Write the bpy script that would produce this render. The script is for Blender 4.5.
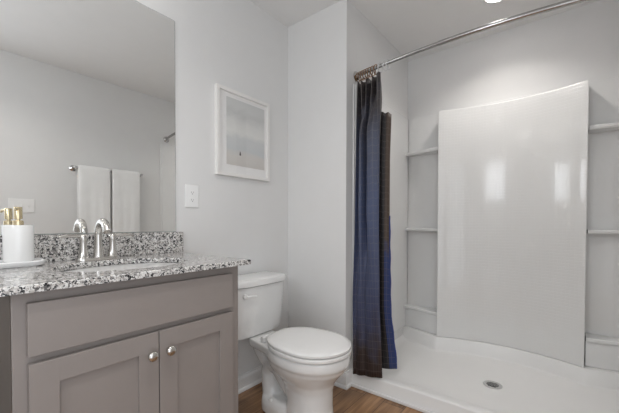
import bpy, bmesh, math, random
from mathutils import Vector, Matrix

SC = bpy.context.scene
for _o in list(bpy.data.objects):
    bpy.data.objects.remove(_o)
COL = SC.collection
PI = math.pi

# ------------------------------------------------------------------ camera
cam_d = bpy.data.cameras.new('camera')
cam = bpy.data.objects.new('camera', cam_d)
COL.objects.link(cam)
YAW, PITCH, ROLL = .6689, .0188, .0013
Fv = Vector((math.cos(YAW) * math.cos(PITCH), math.sin(YAW) * math.cos(PITCH), -math.sin(PITCH)))
R0 = Vector((math.sin(YAW), -math.cos(YAW), 0))
U0 = R0.cross(Fv)
Rv = R0 * math.cos(ROLL) + U0 * math.sin(ROLL)
Uv = U0 * math.cos(ROLL) - R0 * math.sin(ROLL)
m = Matrix((Rv, Uv, -Fv)).transposed().to_4x4()
m.translation = Vector((-1.7307, -1.5661, 1.0413))
cam.matrix_world = m
cam_d.sensor_fit = 'HORIZONTAL'
cam_d.sensor_width = 36
cam_d.lens = 322.3838 * 36 / 619
cam_d.shift_y = (229.26 - 206.5) / 619
cam_d.clip_start = .02
SC.camera = cam

# ------------------------------------------------------------------ world, daylight and exposure
SC.view_settings.view_transform = 'Standard'
SC.view_settings.look = 'None'
SC.view_settings.gamma = 1
SC.view_settings.use_curve_mapping = False
SC.view_settings.exposure = 0.27
wd = bpy.data.worlds.new('daylight')
SC.world = wd
wd.use_nodes = True
wd.node_tree.nodes['Background'].inputs[0].default_value = (.75, .87, 1, 1)
wd.node_tree.nodes['Background'].inputs[1].default_value = .6


def area(name, loc, direction, sx, sy, power, color):
    d = bpy.data.lights.new(name, 'AREA')
    d.shape = 'RECTANGLE'
    d.size, d.size_y = sx, sy
    d.energy = power
    d.color = color
    o = bpy.data.objects.new(name, d)
    o.location = loc
    o.rotation_euler = Vector(direction).to_track_quat('-Z', 'Y').to_euler()
    COL.objects.link(o)
    return o


# strengths: daylight in the rear window, added fill at the doorway, lamps, added main downlight
L_WIN, L_DOOR_FILL, L_FLUSH, L_VAN, L_DOWN, L_MAIN_FILL = 7.6, 8.6, 5.0, 1.6, 2.8, 4.4
area('window_daylight', (-2.64, -1.09, 1.76), (1, 0, 0), .58, .62, L_WIN, (.93, .96, 1))
area('added_doorway_fill', (-1.98, -2.04, 1.02), (0, 1, 0), 1.24, 1.96, L_DOOR_FILL, (.97, .98, 1))  # added fill light, unseen, set in the opening behind the camera


# ------------------------------------------------------------------ materials
def new_mat(name):
    mt = bpy.data.materials.new(name)
    mt.use_nodes = True
    nt = mt.node_tree
    b = nt.nodes['Principled BSDF']
    return mt, nt, b


def N(nt, kind, **kw):
    n = nt.nodes.new(kind)
    for k, v in kw.items():
        if k in n.inputs:
            n.inputs[k].default_value = v
        else:
            setattr(n, k, v)
    return n


def plain(name, col, rough=.5, metal=0.0, spec=.5, bump=0.0, bscale=200, coat=0.0, var=0.03):
    mt, nt, b = new_mat(name)
    b.inputs['Roughness'].default_value = rough
    b.inputs['Metallic'].default_value = metal
    b.inputs['Specular IOR Level'].default_value = spec
    b.inputs['Coat Weight'].default_value = coat
    tc = N(nt, 'ShaderNodeTexCoord')
    nz = N(nt, 'ShaderNodeTexNoise', Scale=9.0, Detail=3.0)
    nt.links.new(tc.outputs['Object'], nz.inputs['Vector'])
    rp = N(nt, 'ShaderNodeValToRGB')
    rp.color_ramp.elements[0].position = .3
    rp.color_ramp.elements[1].position = .7
    rp.color_ramp.elements[0].color = (*[c * (1 - var) for c in col], 1)
    rp.color_ramp.elements[1].color = (*[min(1, c * (1 + var)) for c in col], 1)
    nt.links.new(nz.outputs['Fac'], rp.inputs['Fac'])
    nt.links.new(rp.outputs['Color'], b.inputs['Base Color'])
    if bump:
        n2 = N(nt, 'ShaderNodeTexNoise', Scale=float(bscale), Detail=2.0)
        nt.links.new(tc.outputs['Object'], n2.inputs['Vector'])
        bp = N(nt, 'ShaderNodeBump', Strength=bump, Distance=.002)
        nt.links.new(n2.outputs['Fac'], bp.inputs['Height'])
        nt.links.new(bp.outputs['Normal'], b.inputs['Normal'])
    return mt


M = {}
M['wall'] = plain('wall_paint', (.765, .762, .754), .6, bump=.08, bscale=350, var=.008)
M['ceiling'] = plain('ceiling_paint', (.84, .835, .825), .9, bump=.1, bscale=300, var=.008)
M['trim'] = plain('trim_paint', (.87, .87, .865), .35, var=.01)
M['ceramic'] = plain('white_ceramic', (.84, .84, .828), .07, var=.005, coat=.3)
M['seat'] = plain('seat_plastic', (.86, .856, .844), .18, var=.005)
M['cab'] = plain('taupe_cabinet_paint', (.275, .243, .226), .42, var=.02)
M['cab_in'] = plain('toe_kick_paint', (.20, .175, .16), .6, var=.02)  # darker taupe, used on the toe kick
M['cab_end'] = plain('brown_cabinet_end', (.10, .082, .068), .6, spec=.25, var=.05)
M['nickel'] = plain('brushed_nickel', (.62, .60, .57), .2, metal=1, var=.02)
M['chrome'] = plain('chrome', (.62, .61, .60), .1, metal=1, var=.01)
M['rodsteel'] = plain('rod_steel', (.45, .44, .43), .22, metal=1, var=.02)
M['bronze'] = plain('copper_bronze', (.26, .15, .08), .3, metal=1, var=.1)
M['gold'] = plain('brushed_gold', (.80, .68, .45), .25, metal=1, var=.04)
M['fiber'] = plain('shower_acrylic', (.82, .82, .812), .16, var=.005, coat=.25)
M['pan'] = plain('pan_acrylic', (.85, .846, .836), .3, var=.006)
M['plastic'] = plain('white_plastic', (.90, .90, .89), .3, var=.01)
M['plate'] = plain('switch_plastic', (.88, .88, .87), .3, var=.01)
M['dark'] = plain('dark_slot', (.05, .05, .05), .6)
M['stone'] = plain('white_tray_stone', (.80, .80, .80), .25, var=.02)
M['frame'] = plain('white_frame_wood', (.84, .825, .80), .35, var=.02)
M['mat'] = plain('white_mat_board', (.86, .85, .84), .8, var=.01)
M['speck'] = plain('print_ink', (.10, .09, .085), .8)
M['hose'] = plain('braided_hose', (.6, .6, .6), .35, metal=.6, bump=.4, bscale=500)
M['clear'] = plain('clear_ring_plastic', (.70, .70, .70), .15)


def mirror_mat():
    mt, nt, b = new_mat('mirror_silver')
    b.inputs['Metallic'].default_value = 1
    b.inputs['Roughness'].default_value = .003
    b.inputs['Base Color'].default_value = (.94, .95, .945, 1)
    return mt


M['mirror'] = mirror_mat()
M['mirror_edge'] = plain('mirror_glass_edge', (.33, .37, .36), .15, var=.02)


def glass_mat():
    mt, nt, b = new_mat('picture_glass')
    nt.nodes.remove(b)
    tr = N(nt, 'ShaderNodeBsdfTransparent')
    gl = N(nt, 'ShaderNodeBsdfGlossy', Roughness=.03)
    lw = N(nt, 'ShaderNodeLayerWeight', Blend=.5)
    pw = N(nt, 'ShaderNodeMath', operation='POWER')
    nt.links.new(lw.outputs['Facing'], pw.inputs[0])
    pw.inputs[1].default_value = 5
    fr = N(nt, 'ShaderNodeMath', operation='MULTIPLY_ADD')
    nt.links.new(pw.outputs[0], fr.inputs[0])
    fr.inputs[1].default_value = .6
    fr.inputs[2].default_value = .04
    mx = N(nt, 'ShaderNodeMixShader')
    nt.links.new(fr.outputs[0], mx.inputs[0])
    nt.links.new(tr.outputs[0], mx.inputs[1])
    nt.links.new(gl.outputs[0], mx.inputs[2])
    nt.links.new(mx.outputs[0], nt.nodes['Material Output'].inputs[0])
    return mt


M['glass'] = glass_mat()


def emit_mat(name, col, s):
    mt, nt, b = new_mat(name)
    b.inputs['Base Color'].default_value = (.8, .8, .8, 1)
    b.inputs['Emission Color'].default_value = (*col, 1)
    b.inputs['Emission Strength'].default_value = s
    return mt


M['lamp'] = emit_mat('lamp_lens', (1, .955, .91), 20)
M['globe'] = emit_mat('frosted_globe', (1, .955, .91), L_FLUSH)
M['opal'] = emit_mat('opal_shade', (1, .96, .91), L_VAN)


def granite_mat():
    mt, nt, b = new_mat('speckled_granite')
    tc = N(nt, 'ShaderNodeTexCoord')
    nz = N(nt, 'ShaderNodeTexNoise', Scale=90.0, Detail=2.0)
    nt.links.new(tc.outputs['Object'], nz.inputs['Vector'])
    mixv = N(nt, 'ShaderNodeMix', data_type='RGBA', blend_type='LINEAR_LIGHT')
    mixv.inputs[0].default_value = .012
    nt.links.new(tc.outputs['Object'], mixv.inputs[6])
    nt.links.new(nz.outputs['Color'], mixv.inputs[7])
    v1 = N(nt, 'ShaderNodeTexVoronoi', Scale=195.0)
    nt.links.new(mixv.outputs[2], v1.inputs['Vector'])
    sp = N(nt, 'ShaderNodeSeparateColor')
    nt.links.new(v1.outputs['Color'], sp.inputs[0])
    big = N(nt, 'ShaderNodeTexNoise', Scale=38.0, Detail=1.0)
    nt.links.new(tc.outputs['Object'], big.inputs['Vector'])
    ad = N(nt, 'ShaderNodeMath', operation='MULTIPLY_ADD')
    nt.links.new(big.outputs['Fac'], ad.inputs[0])
    ad.inputs[1].default_value = .5
    ad.inputs[2].default_value = -.25
    ad2 = N(nt, 'ShaderNodeMath', operation='ADD')
    nt.links.new(sp.outputs[0], ad2.inputs[0])
    nt.links.new(ad.outputs[0], ad2.inputs[1])
    rp = N(nt, 'ShaderNodeValToRGB')
    rp.color_ramp.interpolation = 'CONSTANT'
    e = rp.color_ramp.elements
    e[0].position, e[0].color = 0, (.03, .03, .032, 1)
    e[1].position, e[1].color = .17, (.13, .125, .125, 1)
    for p, c in ((.29, (.33, .315, .30)), (.42, (.60, .58, .56)), (.62, (.74, .73, .71)), (.88, (.47, .44, .415))):
        k = e.new(p)
        k.color = (*c, 1)
    nt.links.new(ad2.outputs[0], rp.inputs['Fac'])
    nt.links.new(rp.outputs['Color'], b.inputs['Base Color'])
    b.inputs['Roughness'].default_value = .09
    return mt


M['granite'] = granite_mat()


def floor_mat():
    mt, nt, b = new_mat('wood_plank_floor')
    tc = N(nt, 'ShaderNodeTexCoord')
    br = N(nt, 'ShaderNodeTexBrick', Scale=1.0)
    br.inputs['Brick Width'].default_value = .95
    br.inputs['Row Height'].default_value = .125
    br.inputs['Mortar Size'].default_value = .0012
    br.inputs['Bias'].default_value = 0
    br.inputs['Color1'].default_value = (0, 0, 0, 1)
    br.inputs['Color2'].default_value = (1, 1, 1, 1)
    br.inputs['Mortar'].default_value = (.5, .5, .5, 1)
    br.offset = .37
    nt.links.new(tc.outputs['Object'], br.inputs['Vector'])
    mp = N(nt, 'ShaderNodeMapping')
    mp.inputs['Scale'].default_value = (2.2, 28, 1)
    nt.links.new(tc.outputs['Object'], mp.inputs['Vector'])
    off = N(nt, 'ShaderNodeVectorMath', operation='MULTIPLY_ADD')
    nt.links.new(br.outputs['Color'], off.inputs[0])
    off.inputs[1].default_value = (7, 13, 3)
    nt.links.new(mp.outputs['Vector'], off.inputs[2])
    nz = N(nt, 'ShaderNodeTexNoise', Scale=1.0, Detail=7.0, Roughness=.62, Distortion=.6)
    nt.links.new(off.outputs[0], nz.inputs['Vector'])
    rp = N(nt, 'ShaderNodeValToRGB')
    e = rp.color_ramp.elements
    e[0].position, e[0].color = .28, (.135, .068, .032, 1)
    e[1].position, e[1].color = .72, (.50, .30, .16, 1)
    k = e.new(.5)
    k.color = (.31, .172, .086, 1)
    nt.links.new(nz.outputs['Fac'], rp.inputs['Fac'])
    tint = N(nt, 'ShaderNodeMapRange')
    tint.inputs['To Min'].default_value = .72
    tint.inputs['To Max'].default_value = 1.2
    nt.links.new(br.outputs['Color'], tint.inputs['Value'])
    mul = N(nt, 'ShaderNodeVectorMath', operation='SCALE')
    nt.links.new(rp.outputs['Color'], mul.inputs[0])
    nt.links.new(tint.outputs[0], mul.inputs['Scale'])
    mx = N(nt, 'ShaderNodeMix', data_type='RGBA')
    nt.links.new(br.outputs['Fac'], mx.inputs[0])
    nt.links.new(mul.outputs[0], mx.inputs[6])
    mx.inputs[7].default_value = (.03, .016, .009, 1)
    nt.links.new(mx.outputs[2], b.inputs['Base Color'])
    b.inputs['Roughness'].default_value = .38
    return mt


M['floor'] = floor_mat()


def tile_mat():
    # small embossed square tile relief, 21 mm, moulded into glossy acrylic
    mt, nt, b = new_mat('embossed_shower_panel')
    b.inputs['Base Color'].default_value = (.81, .81, .80, 1)
    b.inputs['Roughness'].default_value = .14
    b.inputs['Coat Weight'].default_value = .25
    tc = N(nt, 'ShaderNodeTexCoord')
    sx = N(nt, 'ShaderNodeSeparateXYZ')
    nt.links.new(tc.outputs['Object'], sx.inputs[0])
    cb = N(nt, 'ShaderNodeCombineXYZ')
    nt.links.new(sx.outputs[1], cb.inputs[0])
    nt.links.new(sx.outputs[2], cb.inputs[1])
    br = N(nt, 'ShaderNodeTexBrick', Scale=1.0)
    br.offset = 0
    br.inputs['Brick Width'].default_value = .021
    br.inputs['Row Height'].default_value = .021
    br.inputs['Mortar Size'].default_value = .0022
    br.inputs['Mortar Smooth'].default_value = 1.0
    nt.links.new(cb.outputs[0], br.inputs['Vector'])
    bp = N(nt, 'ShaderNodeBump', Strength=.4, Distance=.0012, invert=True)
    nt.links.new(br.outputs['Fac'], bp.inputs['Height'])
    nt.links.new(bp.outputs['Normal'], b.inputs['Normal'])
    return mt


M['tile'] = tile_mat()


def curtain_mat():
    # woven plaid cloth: dark brown ends and a navy middle, thin pale check lines
    mt, nt, b = new_mat('plaid_curtain_cloth')
    uv = N(nt, 'ShaderNodeUVMap')
    sp = N(nt, 'ShaderNodeSeparateXYZ')
    nt.links.new(uv.outputs[0], sp.inputs[0])
    nz = N(nt, 'ShaderNodeTexNoise', Scale=7.0, Detail=3.0)
    nt.links.new(uv.outputs[0], nz.inputs['Vector'])
    ad = N(nt, 'ShaderNodeMath', operation='MULTIPLY_ADD')
    nt.links.new(nz.outputs['Fac'], ad.inputs[0])
    ad.inputs[1].default_value = .5
    nt.links.new(sp.outputs[1], ad.inputs[2])
    rp = N(nt, 'ShaderNodeValToRGB')
    mr = N(nt, 'ShaderNodeMapRange')
    mr.inputs['From Min'].default_value = .25
    mr.inputs['From Max'].default_value = 2.25
    nt.links.new(ad.outputs[0], mr.inputs['Value'])
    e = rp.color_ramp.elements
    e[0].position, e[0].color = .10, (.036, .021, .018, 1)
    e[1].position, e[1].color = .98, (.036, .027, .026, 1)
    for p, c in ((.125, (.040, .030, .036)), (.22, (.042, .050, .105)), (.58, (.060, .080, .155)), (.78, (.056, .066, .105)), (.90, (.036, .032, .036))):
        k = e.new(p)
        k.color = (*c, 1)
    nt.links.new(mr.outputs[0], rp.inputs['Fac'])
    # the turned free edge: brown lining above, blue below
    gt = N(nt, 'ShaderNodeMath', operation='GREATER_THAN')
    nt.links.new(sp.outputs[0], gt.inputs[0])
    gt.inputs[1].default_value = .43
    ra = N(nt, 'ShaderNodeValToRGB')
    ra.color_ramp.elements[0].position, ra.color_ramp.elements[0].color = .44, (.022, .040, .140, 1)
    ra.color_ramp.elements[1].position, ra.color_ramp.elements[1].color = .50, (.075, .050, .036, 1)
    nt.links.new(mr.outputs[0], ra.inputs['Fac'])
    # fold shade put into the colour, near black, between front and free edge
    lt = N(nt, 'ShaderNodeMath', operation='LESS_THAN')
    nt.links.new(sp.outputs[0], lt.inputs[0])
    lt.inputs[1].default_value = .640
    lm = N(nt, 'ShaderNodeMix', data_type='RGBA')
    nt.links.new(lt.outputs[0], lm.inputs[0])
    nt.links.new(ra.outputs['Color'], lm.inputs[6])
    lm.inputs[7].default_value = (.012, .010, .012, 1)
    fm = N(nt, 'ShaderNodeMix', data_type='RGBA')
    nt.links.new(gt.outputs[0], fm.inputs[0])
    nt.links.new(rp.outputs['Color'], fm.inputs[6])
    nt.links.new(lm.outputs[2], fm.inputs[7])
    br = N(nt, 'ShaderNodeTexBrick', Scale=1.0)
    br.offset = 0
    br.inputs['Brick Width'].default_value = .030
    br.inputs['Row Height'].default_value = .046
    br.inputs['Mortar Size'].default_value = .0015
    br.inputs['Mortar Smooth'].default_value = .3
    nt.links.new(uv.outputs[0], br.inputs['Vector'])
    mx = N(nt, 'ShaderNodeMix', data_type='RGBA')
    sc = N(nt, 'ShaderNodeMath', operation='MULTIPLY')
    nt.links.new(br.outputs['Fac'], sc.inputs[0])
    sc.inputs[1].default_value = .25
    nt.links.new(sc.outputs[0], mx.inputs[0])
    nt.links.new(fm.outputs[2], mx.inputs[6])
    mx.inputs[7].default_value = (.26, .22, .20, 1)
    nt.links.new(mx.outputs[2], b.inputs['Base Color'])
    b.inputs['Roughness'].default_value = .55
    b.inputs['Sheen Weight'].default_value = .05
    wv = N(nt, 'ShaderNodeTexNoise', Scale=500.0, Detail=1.0)
    nt.links.new(uv.outputs[0], wv.inputs['Vector'])
    bp = N(nt, 'ShaderNodeBump', Strength=.15, Distance=.001)
    nt.links.new(wv.outputs['Fac'], bp.inputs['Height'])
    nt.links.new(bp.outputs['Normal'], b.inputs['Normal'])
    return mt


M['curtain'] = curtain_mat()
M['curtain_edge'] = plain('navy_hem', (.020, .045, .20), .6, var=.1)


def towel_mat():
    mt = plain('white_terry', (.90, .90, .89), .95, bump=.5, bscale=380, var=.02)
    return mt


M['towel'] = towel_mat()


def print_mat():
    # a pale beach view in soft greys: sky, a hazy sea band, sand
    mt, nt, b = new_mat('pale_seascape_print')
    tc = N(nt, 'ShaderNodeTexCoord')
    mp = N(nt, 'ShaderNodeMapping')
    mp.inputs['Scale'].default_value = (6, 1, 14)
    nt.links.new(tc.outputs['Generated'], mp.inputs['Vector'])
    sp = N(nt, 'ShaderNodeSeparateXYZ')
    nt.links.new(tc.outputs['Generated'], sp.inputs[0])
    nz = N(nt, 'ShaderNodeTexNoise', Scale=.55, Detail=5.0)
    nt.links.new(mp.outputs[0], nz.inputs['Vector'])
    ad = N(nt, 'ShaderNodeMath', operation='MULTIPLY_ADD')
    nt.links.new(nz.outputs['Fac'], ad.inputs[0])
    ad.inputs[1].default_value = .22
    nt.links.new(sp.outputs[2], ad.inputs[2])
    rp = N(nt, 'ShaderNodeValToRGB')
    e = rp.color_ramp.elements
    e[0].position, e[0].color = .08, (0.608, 0.580, 0.545, 1)
    e[1].position, e[1].color = 1.0, (0.632, 0.637, 0.627, 1)
    for p, c in ((.26, (0.653, 0.631, 0.603)), (.36, (0.595, 0.617, 0.623)), (.52, (0.628, 0.640, 0.640)), (.62, (0.759, 0.759, 0.737)), (.78, (0.699, 0.699, 0.682)), (.9, (0.581, 0.586, 0.576))):
        k = e.new(p)
        k.color = (*c, 1)
    nt.links.new(ad.outputs[0], rp.inputs['Fac'])
    nt.links.new(rp.outputs['Color'], b.inputs['Base Color'])
    b.inputs['Roughness'].default_value = .7
    return mt


M['print'] = print_mat()


# ------------------------------------------------------------------ mesh helpers
class MB:
    def __init__(self):
        self.bm = bmesh.new()

    def box(self, x0, x1, y0, y1, z0, z1, bev=0.0, seg=2):
        r = bmesh.ops.create_cube(self.bm, size=1.0)
        vs = r['verts']
        for v in vs:
            v.co = Vector((x0 + (v.co.x + .5) * (x1 - x0), y0 + (v.co.y + .5) * (y1 - y0), z0 + (v.co.z + .5) * (z1 - z0)))
        if bev:
            es = {e for v in vs for e in v.link_edges}
            bmesh.ops.bevel(self.bm, geom=list(es), offset=bev, segments=seg, affect='EDGES', profile=.5)
        return self

    def quad(self, *pts):
        self.bm.faces.new([self.bm.verts.new(p) for p in pts])
        return self

    def loft(self, rings, cap=True, close=True):
        """rings: lists of points, same count each, joined one to the next"""
        rs = [[self.bm.verts.new(p) for p in ring] for ring in rings]
        n = len(rs[0])
        for a, b in zip(rs[:-1], rs[1:]):
            for i in range(n if close else n - 1):
                j = (i + 1) % n
                self.bm.faces.new((a[i], a[j], b[j], b[i]))
        if cap:
            self.bm.faces.new(list(reversed(rs[0])))
            self.bm.faces.new(rs[-1])
        return self

    def lathe(self, c, prof, n=32, axis='Z'):
        rings = []
        for (r, h) in prof:
            ring = []
            for i in range(n):
                a = 2 * PI * i / n
                p = Vector((r * math.cos(a), r * math.sin(a), h))
                if axis == 'X':
                    p = Vector((p.z, p.x, p.y))
                elif axis == 'Y':
                    p = Vector((p.y, p.z, p.x))
                ring.append(Vector(c) + p)
            rings.append(ring)
        return self.loft(rings)

    def tube(self, pts, rad, n=14):
        pts = [Vector(p) for p in pts]
        rings = []
        t0 = (pts[1] - pts[0]).normalized()
        up = Vector((0, 0, 1)) if abs(t0.z) < .9 else Vector((1, 0, 0))
        s = t0.cross(up).normalized()
        for i, p in enumerate(pts):
            t = ((pts[min(i + 1, len(pts) - 1)] - pts[max(i - 1, 0)])).normalized()
            s = (s - t * s.dot(t)).normalized()
            u = t.cross(s)
            r = rad[i] if isinstance(rad, (list, tuple)) else rad
            rings.append([p + (s * math.cos(2 * PI * k / n) + u * math.sin(2 * PI * k / n)) * r for k in range(n)])
        return self.loft(rings)

    def torus(self, c, R, r, normal, n=24, k=8):
        c = Vector(c)
        q = Vector(normal).to_track_quat('Z', 'Y')
        vs = []
        for i in range(n):
            a = 2 * PI * i / n
            ring = []
            for j in range(k):
                b = 2 * PI * j / k
                p = Vector(((R + r * math.cos(b)) * math.cos(a), (R + r * math.cos(b)) * math.sin(a), r * math.sin(b)))
                ring.append(self.bm.verts.new(c + q @ p))
            vs.append(ring)
        for i in range(n):
            for j in range(k):
                self.bm.faces.new((vs[i][j], vs[(i + 1) % n][j], vs[(i + 1) % n][(j + 1) % k], vs[i][(j + 1) % k]))
        return self

    def build(self, name, mat, parent=None, origin=None, smooth=False, angle=40):
        bmesh.ops.recalc_face_normals(self.bm, faces=self.bm.faces)
        o0 = Vector((0, 0, 0))
        if parent is not None:
            o0 = world_loc(parent)
        org = Vector(origin) if origin is not None else o0
        bmesh.ops.translate(self.bm, verts=self.bm.verts, vec=-org)
        me = bpy.data.meshes.new(name)
        self.bm.to_mesh(me)
        self.bm.free()
        me.materials.append(M[mat] if isinstance(mat, str) else mat)
        o = bpy.data.objects.new(name, me)
        o.location = org - o0
        COL.objects.link(o)
        if parent is not None:
            o.parent = parent
        if smooth:
            for p in me.polygons:
                p.use_smooth = True
            me.set_sharp_from_angle(angle=math.radians(angle))
        return o


def world_loc(o):
    v = Vector(o.location)
    while o.parent is not None:
        o = o.parent
        v += Vector(o.location)
    return v


def tag(o, label, cat, group=None):
    o['label'] = label
    o['category'] = cat
    if group:
        o['group'] = group
    return o


def thing(name, label, cat, loc, group=None):
    o = bpy.data.objects.new(name, None)
    o.empty_display_size = .05
    o.location = loc
    COL.objects.link(o)
    return tag(o, label, cat, group)


def struct(o):
    o['kind'] = 'structure'
    return o


def rounded(x0, x1, y0, y1, r, z, n=6):
    pts = []
    for cx, cy, a0 in ((x1 - r, y1 - r, 0), (x0 + r, y1 - r, 90), (x0 + r, y0 + r, 180), (x1 - r, y0 + r, 270)):
        for i in range(n + 1):
            a = math.radians(a0 + 90 * i / n)
            pts.append(Vector((cx + r * math.cos(a), cy + r * math.sin(a), z)))
    return pts


# ------------------------------------------------------------------ room shell
H = 2.44
YO = -2.03      # wall opposite the mirror
XS = 1.0        # wall behind the shower
XR = -2.7       # wall behind the camera
WG = -.49       # shower side of the short wall beside the toilet


def shell(name, boxes, mat, parent=None):
    b = MB()
    for q in boxes:
        b.box(*q)
    return struct(b.build(name, mat, parent))


shell('floor', [(XR - .1, XS + .1, YO - .1, .1, -.1, 0)], 'floor')
shell('ceiling', [(XR - .1, XS + .1, YO - .1, .1, H, H + .1)], 'ceiling')
shell('wall_left', [(XR, 0, 0, .1, 0, H)], 'wall')
shell('wall_end', [(0, XS + .1, WG, .1, 0, H)], 'wall')
shell('wall_shower', [(XS, XS + .1, YO, WG, 0, H)], 'wall')
shell('wall_right', [(XR, -2.6, YO - .1, YO, 0, H), (-1.34, XS + .1, YO - .1, YO, 0, H), (-2.6, -1.34, YO - .1, YO, 2.02, H)], 'wall')
struct(MB().box(-1.34, -1.27, YO + .0005, YO + .016, 0, 2.09).box(-2.67, -2.6, YO + .0005, YO + .016, 0, 2.09).box(-2.6, -1.34, YO + .0005, YO + .016, 2.02, 2.09).build('trim_1', 'trim'))  # casing round the unseen opening made for the added fill
W1 = (-1.40, -.78, 1.43, 2.09)
shell('wall_rear', [(XR - .1, XR, YO, W1[0], 0, H), (XR - .1, XR, W1[1], .1, 0, H),
                    (XR - .1, XR, W1[0], W1[1], 0, W1[2]), (XR - .1, XR, W1[0], W1[1], W1[3], H)], 'wall')
a, b_, c, d = W1
w = struct(MB().box(XR - .07, XR - .03, a, a + .02, c, d).box(XR - .07, XR - .03, b_ - .02, b_, c, d)
           .box(XR - .07, XR - .03, a + .02, b_ - .02, c, c + .02).box(XR - .07, XR - .03, a + .02, b_ - .02, d - .02, d)
           .build('window_1', 'trim'))
MB().quad((XR - .05, a + .02, c + .02), (XR - .05, b_ - .02, c + .02), (XR - .05, b_ - .02, d - .02), (XR - .05, a + .02, d - .02)).build('pane', 'glass', w)


def base_profile(h=.098, t=.014):
    # baseboard with eased top and a shoe mould at the foot: (out, up)
    return [(0, 0), (.024, 0), (.024, .008), (.020, .016), (t, .021), (t, h - .022), (t - .003, h - .014), (t - .007, h - .008), (t - .008, h), (0, h)]


def baseboard(name, p0, p1, out, e0=0, e1=0):
    """run along p0-p1 with outward direction; mitre by extending (e0,e1) with out distance"""
    p0, p1, out = Vector(p0), Vector(p1), Vector(out)
    d = (p1 - p0).normalized()
    b = MB()
    r0 = [p0 - d * (e0 * o) + out * o + Vector((0, 0, u)) for o, u in base_profile()]
    r1 = [p1 + d * (e1 * o) + out * o + Vector((0, 0, u)) for o, u in base_profile()]
    b.loft([r0, r1])
    return struct(b.build(name, 'trim'))


baseboard('baseboard_left', (-.885, 0, 0), (0, 0, 0), (0, -1, 0), 0, -1)
baseboard('baseboard_end', (0, 0, 0), (0, WG, 0), (-1, 0, 0), -1, 1)
baseboard('baseboard_corner', (0, WG, 0), (.047, WG, 0), (0, -1, 0), 1, 0)
baseboard('baseboard_right', (0.047, YO, 0), (-1.27, YO, 0), (0, 1, 0), 0, 0)

# ------------------------------------------------------------------ ceiling lamp over the shower
def downlight(x, y, label):
    t = thing('recessed_ceiling_light', label, 'ceiling light', (x, y, H))
    MB().lathe((x, y, H - .009), [(.058, .003), (.070, 0), (.082, .004), (.085, .009), (.058, .009)], 40).build('trim_ring', 'trim', t, smooth=True)
    MB().lathe((x, y, H - .006), [(.0575, 0), (.0575, .005)], 40).build('lens', 'lamp', t)
    return t




def beam(x, y, power, spread):
    d = bpy.data.lights.new('downlight_beam', 'AREA')
    d.shape = 'DISK'
    d.size = .11
    d.energy = power
    d.spread = math.radians(spread)
    d.color = (1, .955, .91)
    o = bpy.data.objects.new('downlight_beam', d)
    o.location = (x, y, H - .012)
    COL.objects.link(o)


downlight(.546, -1.222, 'round white recessed light in the ceiling over the shower')
beam(.546, -1.222, L_DOWN, 128)
downlight(-1.45, -1.1, 'added unseen recessed fill light in the ceiling over the middle of the bathroom')
beam(-1.45, -1.1, L_MAIN_FILL, 140)  # added lamp, brightens the room from out of view

# flush lamp on the ceiling behind the camera
FL = (-2.2, -.36, H)
t = thing('flush_ceiling_light', 'round flush frosted ceiling light behind the viewpoint', 'ceiling light', FL)
MB().lathe(FL, [(.15, 0), (.155, -.012), (.15, -.02)], 40).build('base', 'nickel', t, smooth=True)
MB().lathe((FL[0], FL[1], H - .02), [(.14, 0), (.138, -.02), (.12, -.045), (.08, -.062), (.02, -.07)], 40).build('diffuser', 'globe', t, smooth=True)

# vanity lamp above the mirror: three opal shades on a bar
t = thing('vanity_light', 'three shade opal vanity light on the wall above the mirror', 'wall light', (-1.22, 0, 2.27))
MB().box(-1.50, -.94, -.025, -.001, 2.285, 2.335, .006).build('back_plate', 'nickel', t)
for dx in (-.2, 0, .2):
    x = -1.22 + dx
    MB().tube([(x, -.02, 2.31), (x, -.06, 2.318), (x, -.082, 2.312), (x, -.085, 2.295)], .008).build('arm', 'nickel', t, smooth=True)
    MB().lathe((x, -.085, 2.175), [(.046, 0), (.046, .08), (.040, .11), (.022, .122)], 28).build('shade', 'opal', t, smooth=True)

# ------------------------------------------------------------------ vanity
VX0, VX1 = -1.568, -.880
VC = -1.224
t = thing('vanity_cabinet', 'taupe painted bathroom vanity cabinet with two shaker doors under the granite top', 'cabinet', (VC, -.27, 0))
FY = -.521     # face frame front
ZT = .872
b = MB()
b.box(VX0 + .002, VX0 + .018, FY + .018, -.002, .0, ZT)         # left side core
b.box(VX1 - .018, VX1, FY + .018, -.002, .0, ZT)                # right side
b.box(VX0 + .018, VX1 - .018, FY + .018, -.002, .10, .118)      # bottom
b.box(VX0 + .018, VX1 - .018, -.010, -.002, .118, ZT)           # back
b.build('carcass', 'cab', t)
b = MB()
b.box(VX0, VX0 + .042, FY, FY + .018, .0, ZT, .001)
b.box(VX1 - .042, VX1, FY, FY + .018, .0, ZT, .001)
b.box(VX0 + .042, VX1 - .042, FY, FY + .018, .815, ZT)
b.box(VX0 + .042, VX1 - .042, FY, FY + .018, .66, .73)
b.box(VX0 + .042, VX1 - .042, FY, FY + .018, .10, .15)
b.build('face_frame', 'cab', t)
# finished left end, let in behind the face frame with a fine seam
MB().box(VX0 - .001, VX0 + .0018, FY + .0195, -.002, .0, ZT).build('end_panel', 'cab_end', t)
MB().box(VX0 + .018, VX1 - .018, -.46, -.445, 0, .10).build('toe_kick', 'cab_in', t)
MB().box(-1.543, -.9205, -.541, FY - .0003, .7095, .8432, .002).build('false_drawer_front', 'cab', t)


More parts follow.
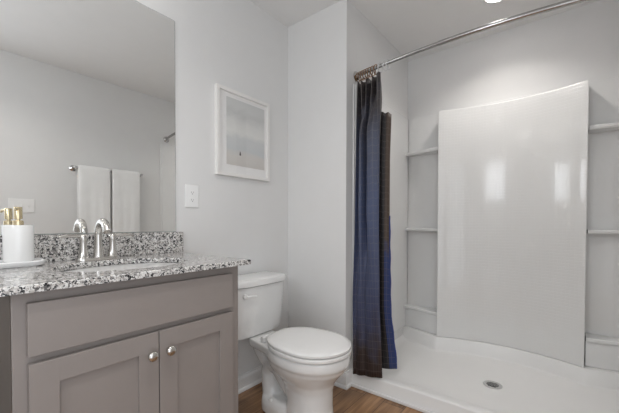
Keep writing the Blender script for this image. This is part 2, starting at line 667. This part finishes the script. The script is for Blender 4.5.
def shaker_door(x0, x1, z0, z1, knob_x):
    s = .0615
    y0, y1 = -.541, FY - .0003
    b = MB()
    b.box(x0, x0 + s, y0, y1, z0, z1, .0015)
    b.box(x1 - s, x1, y0, y1, z0, z1, .0015)
    b.box(x0 + s - .001, x1 - s + .001, y0, y1, z1 - s, z1, .0015)
    b.box(x0 + s - .001, x1 - s + .001, y0, y1, z0, z0 + s, .0015)
    # the recessed centre panel with a small sloped bead round it
    b.box(x0 + s - .002, x1 - s + .002, y0 + .010, y1 - .002, z0 + s - .002, z1 - s + .002)
    d = b.build('door', 'cab', t)
    k = MB().lathe((knob_x, -.541, .6235), [(.0075, 0), (.006, -.004), (.0052, -.012), (.010, -.015), (.0155, -.019), (.0165, -.0235), (.0145, -.0275), (.008, -.030), (.002, -.0305)], 28, axis='Y')
    k.build('knob', 'nickel', d, smooth=True, angle=60)


shaker_door(-1.542, -1.2195, .125, .6907, -1.248)
shaker_door(-1.2165, -.9205, .125, .6907, -1.189)

# granite top with an oval hole, backsplash as one piece with it
CX0, CX1, CYF = -1.603, -.8454, -.5606
Z0, Z1 = .8729, .8924
SX, SY, SA, SB = -1.222, -.312, .218, .166
n = 64
b = MB()


def rect_pt(a):
    # point of the counter's outline in the direction a from the sink's centre
    dx, dy = math.cos(a), math.sin(a)
    ts = []
    if dx > 1e-9: ts.append((CX1 - SX) / dx)
    if dx < -1e-9: ts.append((CX0 - SX) / dx)
    if dy > 1e-9: ts.append((-.001 - SY) / dy)
    if dy < -1e-9: ts.append((CYF - SY) / dy)
    k = min(ts)
    return SX + dx * k, SY + dy * k


angs = [2 * PI * i / n for i in range(n)]
for cxn in (CX0, CX1):
    for cyn in (CYF, -.001):
        angs.append(math.atan2(cyn - SY, cxn - SX) % (2 * PI))
angs.sort()
ring = lambda z, s: [(SX + SA * s * math.cos(a), SY + SB * s * math.sin(a), z) for a in angs]
outr = lambda z, s=0: [(*[rect_pt(a)[0] - s * (1 if rect_pt(a)[0] > SX else -1) * (abs(rect_pt(a)[0] - SX) > .37), rect_pt(a)[1] + s * (rect_pt(a)[1] < CYF + .001)], z) for a in angs]
b.loft([ring(Z0, 1), outr(Z0), outr(Z1 - .003), outr(Z1, .003), ring(Z1, 1.012), ring(Z1 - .004, 1.0), ring(Z0, 1)], cap=False)
bmesh.ops.remove_doubles(b.bm, verts=b.bm.verts, dist=1e-6)
ct = b.build('countertop', 'granite')
tag(ct, 'speckled grey and white granite countertop with backsplash on the vanity', 'countertop')
MB().box(CX0, -.827, -.0205, -.0015, Z1 + .0002, .9961, .0015).build('backsplash', 'granite', ct)

# undermount basin
SZ = Z0 - .0005
b = MB()
pr = [(1.07, 0), (.965, 0), (.955, -.006), (.935, -.03), (.90, -.08), (.80, -.12), (.55, -.138), (.2, -.143), (.085, -.145)]
rings = [[(SX + SA * s * math.cos(2 * PI * i / 64), SY + SB * s * math.sin(2 * PI * i / 64), SZ + h) for i in range(64)] for s, h in pr]
rings += [[(SX + (SA + .008) * s * math.cos(2 * PI * i / 64), SY + (SB + .008) * s * math.sin(2 * PI * i / 64), SZ + h - .01) for i in range(64)] for s, h in reversed(pr)]
b.loft(rings, cap=True)
sk = b.build('sink_basin', 'ceramic', origin=(SX, SY, SZ), smooth=True)
tag(sk, 'white oval undermount sink basin set in the granite countertop', 'sink')
MB().lathe((SX, SY, SZ - .146), [(.021, 0), (.021, .003), (.012, .0045), (.002, .0045)], 24).build('drain', 'chrome', sk, smooth=True)

# faucet
FX, FYC = -1.238, -.088
t = thing('faucet', 'chrome two handle faucet behind the sink on the granite countertop', 'faucet', (FX, FYC, Z1))
b = MB()
st = []
for k, (s, z) in enumerate(((1.0, Z1 + .0003), (1.0, Z1 + .006), (.90, Z1 + .012))):
    st.append([(FX + (.052 * (1 if math.cos(a) >= 0 else -1) + .028 * s * math.cos(a)), FYC + .027 * s * math.sin(a), z) for a in [2 * PI * (i + .5) / 40 for i in range(40)]])
b.loft(st)
b.build('base_plate', 'nickel', t, smooth=True)
sp = []
rad = []
for z, r in ((Z1 + .011, .021), (Z1 + .03, .0175), (Z1 + .06, .0150), (Z1 + .10, .0135)):
    sp.append((FX, FYC, z)); rad.append(r)
for i in range(1, 13):
    a = math.radians(i * 150 / 12)
    sp.append((FX, FYC - .046 + .046 * math.cos(a), Z1 + .10 + .054 * math.sin(a))); rad.append(.0135 + .0012 * i / 12)
last = Vector(sp[-1]); prv = Vector(sp[-2])
dirn = (last - prv).normalized()
sp.append(tuple(last + dirn * .016)); rad.append(.0145)
MB().tube(sp, rad, 20).build('spout', 'nickel', t, smooth=True)
for s in (-1, 1):
    x = FX + .052 * s
    h = MB().lathe((x, FYC, Z1 + .011), [(.022, 0), (.019, .006), (.0145, .022), (.0125, .050), (.0135, .070), (.0150, .080), (.0135, .090), (.006, .094)], 24).build('handle', 'nickel', t, smooth=True, angle=60)
    lv = [(x, FYC, Z1 + .094), (x + s * .02, FYC - .003, Z1 + .099), (x + s * .05, FYC - .008, Z1 + .099), (x + s * .075, FYC - .012, Z1 + .097), (x + s * .082, FYC - .013, Z1 + .096)]
    MB().tube(lv, [.007, .0075, .0062, .0055, .003], 14).build('lever', 'nickel', h, smooth=True)

# tray with the soap dispenser
TX, TY = -1.481, -.088
t_ = MB()
t_.loft([rounded(TX - .095, TX + .060, TY - .060, TY + .060, .04, Z1 + .0004), rounded(TX - .100, TX + .065, TY - .064, TY + .064, .043, Z1 + .004),
         rounded(TX - .103, TX + .068, TY - .066, TY + .066, .045, Z1 + .016), rounded(TX - .101, TX + .066, TY - .063, TY + .063, .042, Z1 + .020),
         rounded(TX - .095, TX + .060, TY - .056, TY + .056, .036, Z1 + .0135)])
tr = t_.build('vanity_tray', 'stone', origin=(TX, TY, Z1), smooth=True)
tag(tr, 'small white stone tray under the soap dispenser on the countertop', 'tray')
t = thing('soap_dispenser', 'white cylindrical soap dispenser with gold pump standing on the white tray', 'soap dispenser', (TX, TY, Z1 + .0145))
zb = Z1 + .0145
MB().lathe((TX, TY, zb), [(.036, 0), (.0405, .003), (.0415, .008), (.0415, .121), (.0400, .1255), (.037, .127)], 48).build('bottle', 'ceramic', t, smooth=True)
MB().lathe((TX, TY, zb + .1272), [(.0145, 0), (.0145, .013), (.013, .015), (.007, .016)], 28).build('pump_collar', 'gold', t, smooth=True, angle=30)
hd = MB().lathe((TX, TY, zb + .143), [(.006, 0), (.006, .004), (.0115, .005), (.0115, .044), (.0105, .046), (.002, .0465)], 28).build('pump_head', 'gold', t, smooth=True, angle=30)
MB().tube([(TX - .004, TY - .010, zb + .182), (TX - .012, TY - .034, zb + .182), (TX - .014, TY - .041, zb + .176)], [.005, .0045, .004], 12).build('nozzle', 'gold', hd, smooth=True)

# mirror
mr = MB().box(-1.60, -.8586, -.006, -.0015, .9968, 2.0646, .0012, 1).build('wall_mirror', 'mirror_edge', origin=(-1.23, 0, .9968))
tag(mr, 'large frameless rectangular mirror on the wall above the vanity', 'mirror')
MB().box(-1.5975, -.8611, -.0066, -.0060, .9993, 2.0621).build('mirror_face', 'mirror', mr)

# ------------------------------------------------------------------ picture
PX0, PX1, PZ0, PZ1 = -.6228, -.2097, 1.3187, 1.8278
t = thing('framed_print', 'framed pale seascape print with white frame hung above the toilet', 'picture', ((PX0 + PX1) / 2, 0, PZ0))
fw = .020
b = MB()
b.box(PX0, PX0 + fw, -.028, -.001, PZ0, PZ1, .0015)
b.box(PX1 - fw, PX1, -.028, -.001, PZ0, PZ1, .0015)
b.box(PX0 + fw, PX1 - fw, -.028, -.001, PZ1 - fw, PZ1, .0015)
b.box(PX0 + fw, PX1 - fw, -.028, -.001, PZ0, PZ0 + fw, .0015)
b.build('frame', 'frame', t)
MB().box(PX0 + fw, PX1 - fw, -.012, -.003, PZ0 + fw, PZ1 - fw).build('mat_board', 'mat', t)
pr_ = MB().box(-.548, -.246, -.0135, -.0121, 1.388, 1.782).build('print', 'print', t)
MB().lathe((-.4475, -.0136, 1.452), [(.0045, 0), (.005, .008), (.003, .016), (.0022, .018), (.003, .021), (.001, .024)], 10).build('figure', 'speck', pr_)
MB().quad((PX0 + fw, -.018, PZ0 + fw), (PX1 - fw, -.018, PZ0 + fw), (PX1 - fw, -.018, PZ1 - fw), (PX0 + fw, -.018, PZ1 - fw)).build('glazing', 'glass', t)

# outlet by the mirror
t = thing('wall_outlet', 'white duplex outlet plate on the wall right of the mirror', 'outlet', (-.767, 0, 1.1845))
MB().box(-.806, -.728, -.0065, -.001, 1.1245, 1.2445, .003).build('cover_plate', 'plate', t)
for dz in (-.0195, .0195):
    zc = 1.1845 + dz
    r_ = MB().loft([[Vector((-.767 + .0165 * math.cos(a) * (1.0), -.0068 - q, zc + min(.0125, max(-.0125, .0165 * math.sin(a))))) for a in [2 * PI * i / 28 for i in range(28)]] for q in (0, .0018)]).build('receptacle', 'plastic', t)
    MB().box(-.774, -.7725, -.0092, -.0087, zc - .003, zc + .005).box(-.7615, -.760, -.0092, -.0087, zc - .002, zc + .005).box(-.769, -.765, -.0092, -.0087, zc - .0095, zc - .0055).build('slots', 'dark', r_)

# ------------------------------------------------------------------ toilet
AX = -.430
t = thing('toilet', 'white two piece toilet with closed lid between vanity and shower', 'toilet', (AX, -.40, 0))


def egg(z, a, yb, yf, nb=2.6, cy=None, nfr=2.0, n=48):
    pts = []
    cy = (yb * .42 + yf * .58) if cy is None else cy
    for i in range(n):
        th = 2 * PI * i / n
        c, s = math.cos(th), math.sin(th)
        if s >= 0:
            e = 2 / nb
            pts.append((AX + a * math.copysign(abs(c) ** e, c), cy + (yb - cy) * abs(s) ** e, z))
        else:
            e = 2 / nfr
            pts.append((AX + a * math.copysign(abs(c) ** e, c), cy + (yf - cy) * abs(s) ** e, z))
    return pts


b = MB()
b.loft([egg(z, a, yb, yf, 2.2) for z, a, yb, yf in (
    (.24, .05, -.44, -.60), (.27, .08, -.40, -.65), (.33, .105, -.37, -.68), (.378, .115, -.36, -.69), (.394, .122, -.353, -.70),
    (.394, .166, -.300, -.744), (.391, .177, -.288, -.756), (.365, .179, -.285, -.758), (.345, .178, -.285, -.756), (.334, .169, -.288, -.745), (.315, .164, -.29, -.738),
    (.29, .152, -.30, -.715), (.262, .133, -.33, -.692), (.24, .116, -.36, -.678), (.20, .102, -.39, -.668),
    (.12, .100, -.41, -.666), (.05, .104, -.41, -.672), (.012, .110, -.40, -.682), (0, .111, -.40, -.683))])
# deck under the tank
b.loft([[(AX + x * s, y, z) for x, y in ((-.078, -.155), (-.090, -.175), (-.096, -.22), (-.112, -.30), (-.15, -.42), (.15, -.42), (.112, -.30), (.096, -.22), (.090, -.175), (.078, -.155))]
        for z, s in ((.391, .985), (.384, 1.0), (.352, .97), (.335, .85))])
# trapway column and foot
b.tube([(AX, -.48, .13), (AX, -.43, .17), (AX, -.38, .22), (AX, -.33, .255), (AX, -.275, .25), (AX, -.25, .20), (AX, -.26, .12), (AX, -.28, .03)], [.06, .066, .066, .062, .056, .050, .052, .062], 20)
b.loft([egg(z, a, -.23, -.47, 3, -.34, 3) for z, a in ((.001, .086), (.05, .088), (.075, .080), (.088, .055))])
b.tube([(AX, -.19, .345), (AX, -.21, .31), (AX, -.25, .26)], [.065, .062, .056], 18)
bw = b.build('bowl', 'ceramic', t, smooth=True, angle=180)
md = bw.modifiers.new('fuse', 'REMESH')
md.mode = 'VOXEL'
md.voxel_size = .006
md.use_smooth_shade = True
ms = bw.modifiers.new('soften', 'SMOOTH')
ms.factor = .5
ms.iterations = 7
for s in (-1, 1):
    MB().lathe((AX + s * .068, -.325, .0765), [(.013, 0), (.013, .004), (.010, .011), (.003, .014)], 18).build('bolt_cap', 'ceramic', t, smooth=True)
# seat and lid
# the seat is a ring, the lid a hollow shell
sr = [egg(z, a, yb, yf, 2.5) for z, a, yb, yf in ((0.4015, .128, -.40, -0.7090), (0.3990, .150, -.36, -0.7290), (0.3992, .181, -.320, -0.7560), (0.4010, .185, -.316, -0.7610), (0.4050, .186, -.315, -0.7620), (0.4140, .186, -.315, -0.7620), (0.4165, .1852, -.316, -0.7610), (0.4175, .183, -.318, -0.7590), (0.4175, .168, -.334, -0.7440), (0.4070, .160, -.345, -0.7360), (0.4015, .128, -.40, -0.7090))]
b = MB()
b.loft(sr, cap=False)
bmesh.ops.remove_doubles(b.bm, verts=b.bm.verts, dist=1e-5)
b.build('seat', 'seat', t, smooth=True)
MB().loft([egg(z, a, yb, yf, 2.5) for z, a, yb, yf in ((0.4360, .10, -.40, -0.6640), (0.4355, .155, -.34, -0.7290), (0.4310, .170, -.320, -0.7460), (0.4230, .172, -.317, -0.7490), (0.4225, .178, -.311, -0.7560), (0.4232, .1815, -.3075, -0.7595), (0.4250, .182, -.307, -0.7600), (0.4335, .182, -.307, -0.7600), (0.4385, .176, -.313, -0.7530),
                                                      (0.4415, .160, -.33, -0.7320), (0.4435, .12, -.375, -0.6840), (0.4445, .05, -.46, -0.5740))]).build('seat_lid', 'seat', t, smooth=True)
for s in (-1, 1):
    MB().tube([(AX + s * .095, -.285, .412), (AX + s * .055, -.285, .412)], .012, 16).box(AX + s * .075 - .018, AX + s * .075 + .018, -.297, -.270, .392, .406, .003).build('hinge', 'seat', t, smooth=True)


def tank_ring(z, hw, yb, yf, bow):
    pts = []
    k = 14
    r = .03
    # front, bowed, from left to right
    for i in range(k + 1):
        u = -1 + 2 * i / k
        pts.append((AX + hw * u * (1 - .0), yf + bow * u * u * u * u + .018 * abs(u) ** 10, z))
    pts.append((AX + hw * 1.0, (yb + yf) / 2, z))
    pts.append((AX + hw * .985, yb - .004, z))
    pts.append((AX + hw * .95, yb, z))
    pts.append((AX - hw * .95, yb, z))
    pts.append((AX - hw * .985, yb - .004, z))
    pts.append((AX - hw * 1.0, (yb + yf) / 2, z))
    return pts


MB().loft([tank_ring(*q) for q in ((.392, .170, -.03, -.175, .02), (.398, .184, -.02, -.188, .02), (.43, .188, -.015, -.196, .02), (.56, .193, -.015, -.208, .02), (.684, .196, -.015, -.216, .02))]).build('tank', 'ceramic', t, smooth=True, angle=50)
MB().loft([tank_ring(*q) for q in ((.6875, .199, -.012, -.221, .022), (.690, .205, -.008, -.227, .022), (.712, .206, -.008, -.228, .022), (.722, .203, -.011, -.225, .022),
                                   (.7265, .194, -.02, -.214, .02), (.7285, .16, -.05, -.18, .01))]).build('tank_lid', 'ceramic', t, smooth=True, angle=50)
lx = AX - .148
lev = MB().lathe((lx, -.207, .640), [(.014, 0), (.014, -.010), (.009, -.014)], 20, axis='Y')
lev.tube([(lx, -.224, .640), (lx + .03, -.230, .641), (lx + .062, -.232, .636)], [.0075, .0065, .005], 12)
lev.build('flush_lever', 'plastic', t, smooth=True)

MB().tube([(-.588, -.066, .190), (-.592, -.066, .24), (-.585, -.085, .30), (-.560, -.100, .355), (-.555, -.105, .394)], .0055).build('supply_hose', 'hose', t, smooth=True)
t = thing('water_supply_valve', 'small chrome water supply valve on the wall under the toilet tank', 'valve', (-.588, 0, .16))
MB().lathe((-.588, -.001, .16), [(.028, 0), (.026, -.004), (.010, -.006), (.010, -.070), (.006, -.075)], 20, axis='Y').build('valve_body', 'chrome', t, smooth=True)
MB().lathe((-.588, -.066, .168), [(.009, 0), (.009, .020), (.006, .021)], 12).build('outlet_nut', 'chrome', t, smooth=True)

struct(MB().box(.031, .0448, YO + .001, WG - .0155, .0003, .021, .005).build('trim_2', 'trim'))

# ------------------------------------------------------------------ shower pan
PXF = .049
SY0, SY1 = WG - .0005, YO + .0005      # left and right edge
PYC = (SY0 + SY1) / 2
PE = (-.797, -1.668)                   # panel edges in Y


def arcX(y, edge, sag):
    yc = (PE[0] + PE[1]) / 2
    h = (PE[0] - PE[1]) / 2
    R = (h * h + sag * sag) / (2 * sag)
    return edge + sag - (R - math.sqrt(max(0, R * R - (y - yc) ** 2)))


def back_x(y, corner, edge, sag):
    """front line of what runs along the shower's back: recessed at the corners, bowed in the middle"""
    if PE[1] <= y <= PE[0]:
        return arcX(y, edge, sag)
    k = (y - PE[0]) / (SY0 - PE[0]) if y > PE[0] else (PE[1] - y) / (PE[1] - SY1)
    k = max(0, min(1, k))
    k = k * k * (3 - 2 * k)
    return edge + (corner - edge) * k


t = thing('shower_pan', 'white acrylic shower pan with low curb on the wood floor', 'shower pan', (.5, PYC, 0))
b = MB()
ny = 72
prof = []      # rows of points from the front foot over the curb, the floor and up to the back
ys = [SY0 + (SY1 - SY0) * i / ny for i in range(ny + 1)]
for y in ys:
    e = min(abs(y - SY0), abs(y - SY1))
    lift = max(0, 1 - e / .035) ** 2 * .03     # the floor turns up to the side walls
    xb = back_x(y, .915, .825, .095)
    row = [(PXF - .004, y, 0), (PXF - .004, y, .022), (PXF, y, .026), (PXF, y, .088), (PXF + .004, y, .094), (PXF + .02, y, .096), (PXF + .06, y, .094), (PXF + .085, y, .084),
           (PXF + .105, y, .058 + lift), (PXF + .14, y, .050 + lift)]
    for i in range(1, 9):
        k = i / 8
        x = PXF + .14 + (xb - .05 - PXF - .14) * k
        r2 = math.hypot(x - .525, (y + 1.23))
        row.append((x, y, .040 + .016 * min(1, r2 / .45) ** 1.5 + lift))
    row += [(xb - .016, y, .058 + lift), (xb - .005, y, .061 + lift), (xb, y, .069 + lift * .8), (xb + .006, y, .15), (xb + .012, y, .158), (XS - .002, y, .158), (XS - .002, y, 0)]
    prof.append(row)
b.loft(prof, cap=True)
b.build('basin', 'pan', t, smooth=True, angle=50)
dz = .0405
d_ = MB().lathe((.525, -1.23, dz), [(.054, 0), (.054, .003), (.050, .0048), (.042, .0042), (.038, .003), (.002, .003)], 36).build('drain', 'chrome', t, smooth=True)
b = MB()
for k in range(-3, 4):
    w = math.sqrt(.034 ** 2 - (k * .009) ** 2)
    b.box(.525 + k * .009 - .002, .525 + k * .009 + .002, -1.23 - w, -1.23 + w, dz + .0031, dz + .0036)
b.build('drain_slots', 'dark', d_)

# ------------------------------------------------------------------ shower surround
t = thing('shower_surround', 'white glossy acrylic shower surround with bowed embossed panel and corner shelves', 'shower surround', (.9, PYC, .16))
ZS0, ZS1 = .160, 1.937
MB().box(.100, XS - .012, WG - .012, WG - .0008, ZS0, ZS1, .003).box(.078, .100, WG - .007, WG - .0008, ZS0, ZS1, .002).build('side_panel', 'fiber', t)
MB().box(.100, XS - .012, YO + .0008, YO + .012, ZS0, ZS1, .003).box(.078, .100, YO + .0008, YO + .007, ZS0, ZS1, .002).build('side_panel', 'fiber', t)
MB().box(XS - .010, XS - .001, YO + .0122, WG - .0122, ZS0, ZS1, .002).build('back_sheet', 'fiber', t)
# bowed centre panel with real depth
b = MB()
pz0, pz1 = .162, 1.909
pz0 = .1585
ex, sg = .843, .098
rows = []
for (z, g) in ((pz0, .004), (pz0 + .004, 0), (pz1 - .004, 0), (pz1, .004)):
    ring_ = []
    for i in range(41):
        y = PE[0] + (PE[1] - PE[0]) * i / 40
        ring_.append((arcX(y, ex, sg) + g + (.003 if i in (0, 40) else 0), y, z))
    ring_ += [(ex + .006, PE[1] - .004, z), (XS - .011, PE[1] - .010, z), (XS - .011, PE[0] + .010, z), (ex + .006, PE[0] + .004, z)]
    rows.append(ring_)
b.loft(rows)
b.build('bowed_panel', 'tile', t, smooth=True, angle=35)
for sgn, yw, ye in ((1, WG - .0125, PE[0] + .0105), (-1, YO + .0125, PE[1] - .0105)):
    for z in (1.636, 1.003, .340):
        for_pts = []
        m_ = 14
        top = []
        for i in range(m_ + 1):
            k = i / m_
            y = yw + (ye - yw) * k
            s_ = k * k * (3 - 2 * k)
            top.append((.928 - .060 * s_, y))
        prof_ = [(0.004, 0.0), (0, -.004), (0, -.018), (.006, -.024)]
        rr = [[(x + dx, y, z + dzz) for x, y in top] + [(XS - .0105, ye, z + dzz), (XS - .0105, yw, z + dzz)] for dx, dzz in prof_]
        MB().loft(rr).build('shelf', 'fiber', t, smooth=True, angle=40)

for sgn, yw, ye in ((1, WG - .0125, PE[0] + .0105), (-1, YO + .0125, PE[1] - .0105)):
    top = []
    for i in range(15):
        k = i / 14
        s_ = k * k * (3 - 2 * k)
        top.append((.944 - .060 * s_, yw + (ye - yw) * k))
    rr = [[(x + dx, y, z) for x, y in top] + [(XS - .0105, ye, z), (XS - .0105, yw, z)] for z, dx in ((.1588, .004), (.163, 0), (.30, .004), (.3155, .010))]
    MB().loft(rr).build('lower_apron', 'fiber', t, smooth=True, angle=40)

# ------------------------------------------------------------------ curtain rod, rings and curtain
RZ = 1.994


def rod_pt(y):
    k = (y - WG) / (YO - WG)
    return Vector((.117 + .04 * k - .092 * math.sin(PI * k) ** .8, y, RZ))


t = thing('shower_rod', 'curved steel shower curtain rod across the shower opening', 'curtain rod', (.117, (WG + YO) / 2, RZ))
yj = -1.045
MB().tube([rod_pt(WG - .004 + (yj - WG) * i / 24) for i in range(25)], .0105, 16).build('rod_sleeve', 'rodsteel', t, smooth=True)
MB().tube([rod_pt(yj + .012 + (YO + .004 - yj - .012) * i / 30) for i in range(31)], .0125, 16).build('rod', 'rodsteel', t, smooth=True)
MB().lathe((.117, WG - .0005, RZ), [(.034, 0), (.034, -.004), (.026, -.010), (.016, -.020), (.0145, -.03)], 28, axis='Y').build('flange', 'chrome', t, smooth=True)
MB().lathe((.157, YO + .0005, RZ), [(.034, 0), (.034, .004), (.026, .010), (.016, .020), (.0145, .03)], 28, axis='Y').build('flange', 'chrome', t, smooth=True)

# curtain: a plan line of pleats at the top and a looser one at the hem, lofted together
def smooth_poly(pts, n):
    """Catmull-Rom through the plan points, n samples evenly spread along the length"""
    P = [Vector(p).to_2d() if len(p) > 2 else Vector(p) for p in pts]
    P = [P[0] * 2 - P[1]] + P + [P[-1] * 2 - P[-2]]
    dense = []
    for i in range(1, len(P) - 2):
        for k in range(16):
            u = k / 16
            a, b_, c, d = P[i - 1], P[i], P[i + 1], P[i + 2]
            dense.append(.5 * ((2 * b_) + (c - a) * u + (2 * a - 5 * b_ + 4 * c - d) * u * u + (3 * b_ - a - 3 * c + d) * u ** 3))
    dense.append(P[-2])
    L = [0]
    for a, b_ in zip(dense[:-1], dense[1:]):
        L.append(L[-1] + (b_ - a).length)
    out = []
    j = 0
    for i in range(n):
        s = L[-1] * i / (n - 1)
        while j < len(L) - 2 and L[j + 1] < s:
            j += 1
        u = (s - L[j]) / max(1e-9, L[j + 1] - L[j])
        out.append(dense[j].lerp(dense[j + 1], u))
    return out


# main width of the cloth, then the free edge that folds back behind it
plans = [   # (height, main, flap)
    (0.0, [(.080, -.522), (.150, -.532), (.072, -.550), (.150, -.568), (.064, -.590), (.148, -.612), (.056, -.636), (.132, -.654), (.046, -.672), (.056, -.692)],
     [(.056, -.692), (.120, -.672), (.150, -.650), (.155, -.668), (.172, -.690), (.190, -.704)]),
    (.18, [(.072, -.518), (.140, -.532), (.060, -.548), (.070, -.566), (.150, -.582), (.056, -.602), (.044, -.632), (.050, -.654), (.052, -.672), (.066, -.684)],
     [(.066, -.684), (.130, -.652), (.155, -.640), (.158, -.658), (.172, -.680), (.190, -.696)]),
    (.45, [(.066, -.516), (.120, -.530), (.056, -.546), (.052, -.568), (.110, -.586), (.050, -.606), (.040, -.634), (.044, -.656), (.046, -.674), (.060, -.684)],
     [(.060, -.684), (.130, -.650), (.160, -.632), (.164, -.655), (.176, -.680), (.192, -.695)]),
    (.75, [(.044, -.514), (.060, -.530), (.040, -.550), (.036, -.574), (.052, -.594), (.034, -.614), (.028, -.640), (.030, -.664), (.032, -.688), (.044, -.700)],
     [(.044, -.700), (.125, -.650), (.165, -.632), (.168, -.656), (.178, -.682), (.194, -.702)]),
    (1.0, [(.024, -.530), (.034, -.546), (.026, -.564), (.026, -.586), (.036, -.608), (.030, -.632), (.030, -.658), (.038, -.682), (.042, -.704), (.046, -.720)],
     [(.046, -.720), (.120, -.670), (.165, -.650), (.172, -.672), (.188, -.704), (.218, -.736)]),
]
NM, NF, NV = 110, 50, 48
NS = NM + NF - 1
lines = [(v, smooth_poly(a_, NM) + smooth_poly(c_, NF)[1:]) for v, a_, c_ in plans]


def cloth_pt(i, v):
    for (v0, l0), (v1, l1) in zip(lines[:-1], lines[1:]):
        if v <= v1 or v1 == 1.0:
            k = (v - v0) / (v1 - v0)
            k = k * k * (3 - 2 * k) * .5 + k * .5
            p = l0[i].lerp(l1[i], k)
            break
    fl = max(0, (i - NM) / NF)                 # how far into the flap
    ztop = 1.945 - .010 * math.sin(i * .29) ** 2 - .20 * min(1, fl / .55) - .02 * max(0, fl - .55)
    zhem = .088 + .024 * min(1, i / NM)
    return Vector((p.x, p.y, ztop + (zhem - ztop) * v))


bm = bmesh.new()
uvl = bm.loops.layers.uv.new('UVMap')
grid = [[bm.verts.new(cloth_pt(i, j / NV)) for i in range(NS)] for j in range(NV + 1)]
for j in range(NV):
    for i in range(NS - 1):
        f = bm.faces.new((grid[j][i], grid[j][i + 1], grid[j + 1][i + 1], grid[j + 1][i]))
        f.smooth = True
        for lp_, (a, b_) in zip(f.loops, ((i, j), (i + 1, j), (i + 1, j + 1), (i, j + 1))):
            uu = a / (NM - 1) * .40 if a < NM else .40 + (a - NM + 1) / NF * .30
            lp_[uvl].uv = (uu, 1.95 - b_ / NV * 1.85)
org = Vector((.08, -.6, 1.0))
bmesh.ops.translate(bm, verts=bm.verts, vec=-org)
me = bpy.data.meshes.new('shower_curtain')
bm.to_mesh(me)
bm.free()
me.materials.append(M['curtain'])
cu = bpy.data.objects.new('shower_curtain', me)
cu.location = org
COL.objects.link(cu)
tag(cu, 'dark navy and brown plaid shower curtain drawn to the left of the shower', 'shower curtain')
sd = cu.modifiers.new('cloth', 'SOLIDIFY')
sd.thickness = .0016
sd.offset = 0
# the blue hem along the free edge
b = MB()
edge_pts = [tuple(cloth_pt(NS - 1, j / NV)) for j in range(19, NV + 1)]
rr = [[(x - .003, y - .0022, z), (x + .010, y - .0022 - .002 * math.sin(z * 40), z), (x + .010, y + .0022 - .002 * math.sin(z * 40), z), (x - .003, y + .0022, z)] for x, y, z in edge_pts]
b.loft(rr)
hem = b.build('side_hem', 'curtain_edge', cu, smooth=True)
hem['label'] = 'bright blue hem'

ring_y = [-.512, -.530, -.548, -.566, -.584, -.604, -.626, -.650]
for y in ring_y:
    p = rod_pt(y)
    o = MB().torus((p.x, y, p.z - .012), .027, .0030, (.10, 1, .16), 28, 8).build('curtain_ring', 'bronze', origin=(p.x, y, p.z), smooth=True)
    tag(o, 'copper curtain ring bunched with others on the left end of the rod', 'curtain ring', 'copper curtain rings on the rod')
for y in (-.680, -.715, -.735):
    p = rod_pt(y)
    o = MB().torus((p.x, y, p.z - .012), .027, .0026, (.08, 1, .10), 28, 8).build('curtain_ring', 'clear', origin=(p.x, y, p.z), smooth=True)
    tag(o, 'pale curtain ring on the rod right of the copper rings', 'curtain ring', 'pale curtain rings on the rod')

# ------------------------------------------------------------------ seen in the mirror: towel bar, towels, switches
BY, BZ = YO + .072, 1.548
t = thing('towel_bar', 'chrome towel bar on the wall opposite the vanity, seen in the mirror', 'towel bar', (-.455, YO, BZ))
MB().tube([(-.752, BY, BZ), (-.145, BY, BZ)], .008, 16).build('bar', 'chrome', t, smooth=True)
for x in (-.742, -.155):
    MB().lathe((x, YO + .0005, BZ), [(.026, 0), (.026, .005), (.020, .010), (.011, .018), (.011, .060), (.014, .064), (.014, .086), (.008, .09)], 24, axis='Y').build('post', 'chrome', t, smooth=True)


def towel(x0, x1, drop, back, label, seed):
    rnd = random.Random(seed)
    b = MB()
    th = .016
    path = []
    nn = 30
    r = .0125
    ph = rnd.random() * 6
    for i in range(nn + 1):
        path.append((BY + r, BZ - drop + (drop) * i / nn))
    for i in range(1, 12):
        a = PI * i / 12
        path.append((BY + r * math.cos(a), BZ + r * math.sin(a)))
    for i in range(nn + 1):
        path.append((BY - r, BZ - back * i / nn))
    nx = 26
    rings = []
    # ribbon with thickness: outer line then inner line
    def off(k):
        a = Vector(path[max(0, k - 1)]); c = Vector(path[min(len(path) - 1, k + 1)])
        d = (c - a).normalized()
        return Vector((d.y, -d.x))
    for ix in range(nx + 1):
        u = ix / nx
        x = x0 + (x1 - x0) * u
        edge = min(1, min(u, 1 - u) * 14)
        outer, inner = [], []
        for k, p in enumerate(path):
            nrm = off(k)
            hang = max(0, (BZ - p[1]) / drop)
            w = .0035 * math.sin(u * 9 + ph) * hang + .002 * math.sin(u * 23 + ph * 2) * hang
            tt = th * (.55 + .45 * edge ** .5)
            wv = Vector((w, 0)) if p[0] > BY else Vector((0, 0))
            q = Vector(p) + nrm * tt + wv
            dx = (.004 * math.sin(hang * 5 + ph)) * hang
            outer.append((x + dx, q.x, q.y))
            q2 = Vector(p) + nrm * .001 + wv
            inner.append((x + dx, q2.x, q2.y))
        rings.append(outer + inner[::-1])
    b.loft(rings)
    o = b.build('hand_towel', 'towel', origin=((x0 + x1) / 2, BY, BZ - drop), smooth=True, angle=60)
    return tag(o, label, 'towel')


towel(-.722, -.458, .66, .55, 'left of two white towels hanging on the chrome bar, seen in the mirror', 3)
towel(-.440, -.178, .66, .55, 'right of two white towels hanging on the chrome bar, seen in the mirror', 8)

t = thing('light_switch', 'white three gang light switch plate on the far wall, seen in the mirror', 'light switch', (-1.103, YO, 1.185))
MB().box(-1.187, -1.019, YO + .0008, YO + .0065, 1.127, 1.243, .003).build('cover_plate', 'plate', t)
for k in (-1, 0, 1):
    xk = -1.103 + k * .046
    MB().box(xk - .005, xk + .005, YO + .0066, YO + .013, 1.177, 1.196, .0015).build('toggle', 'plastic', t)
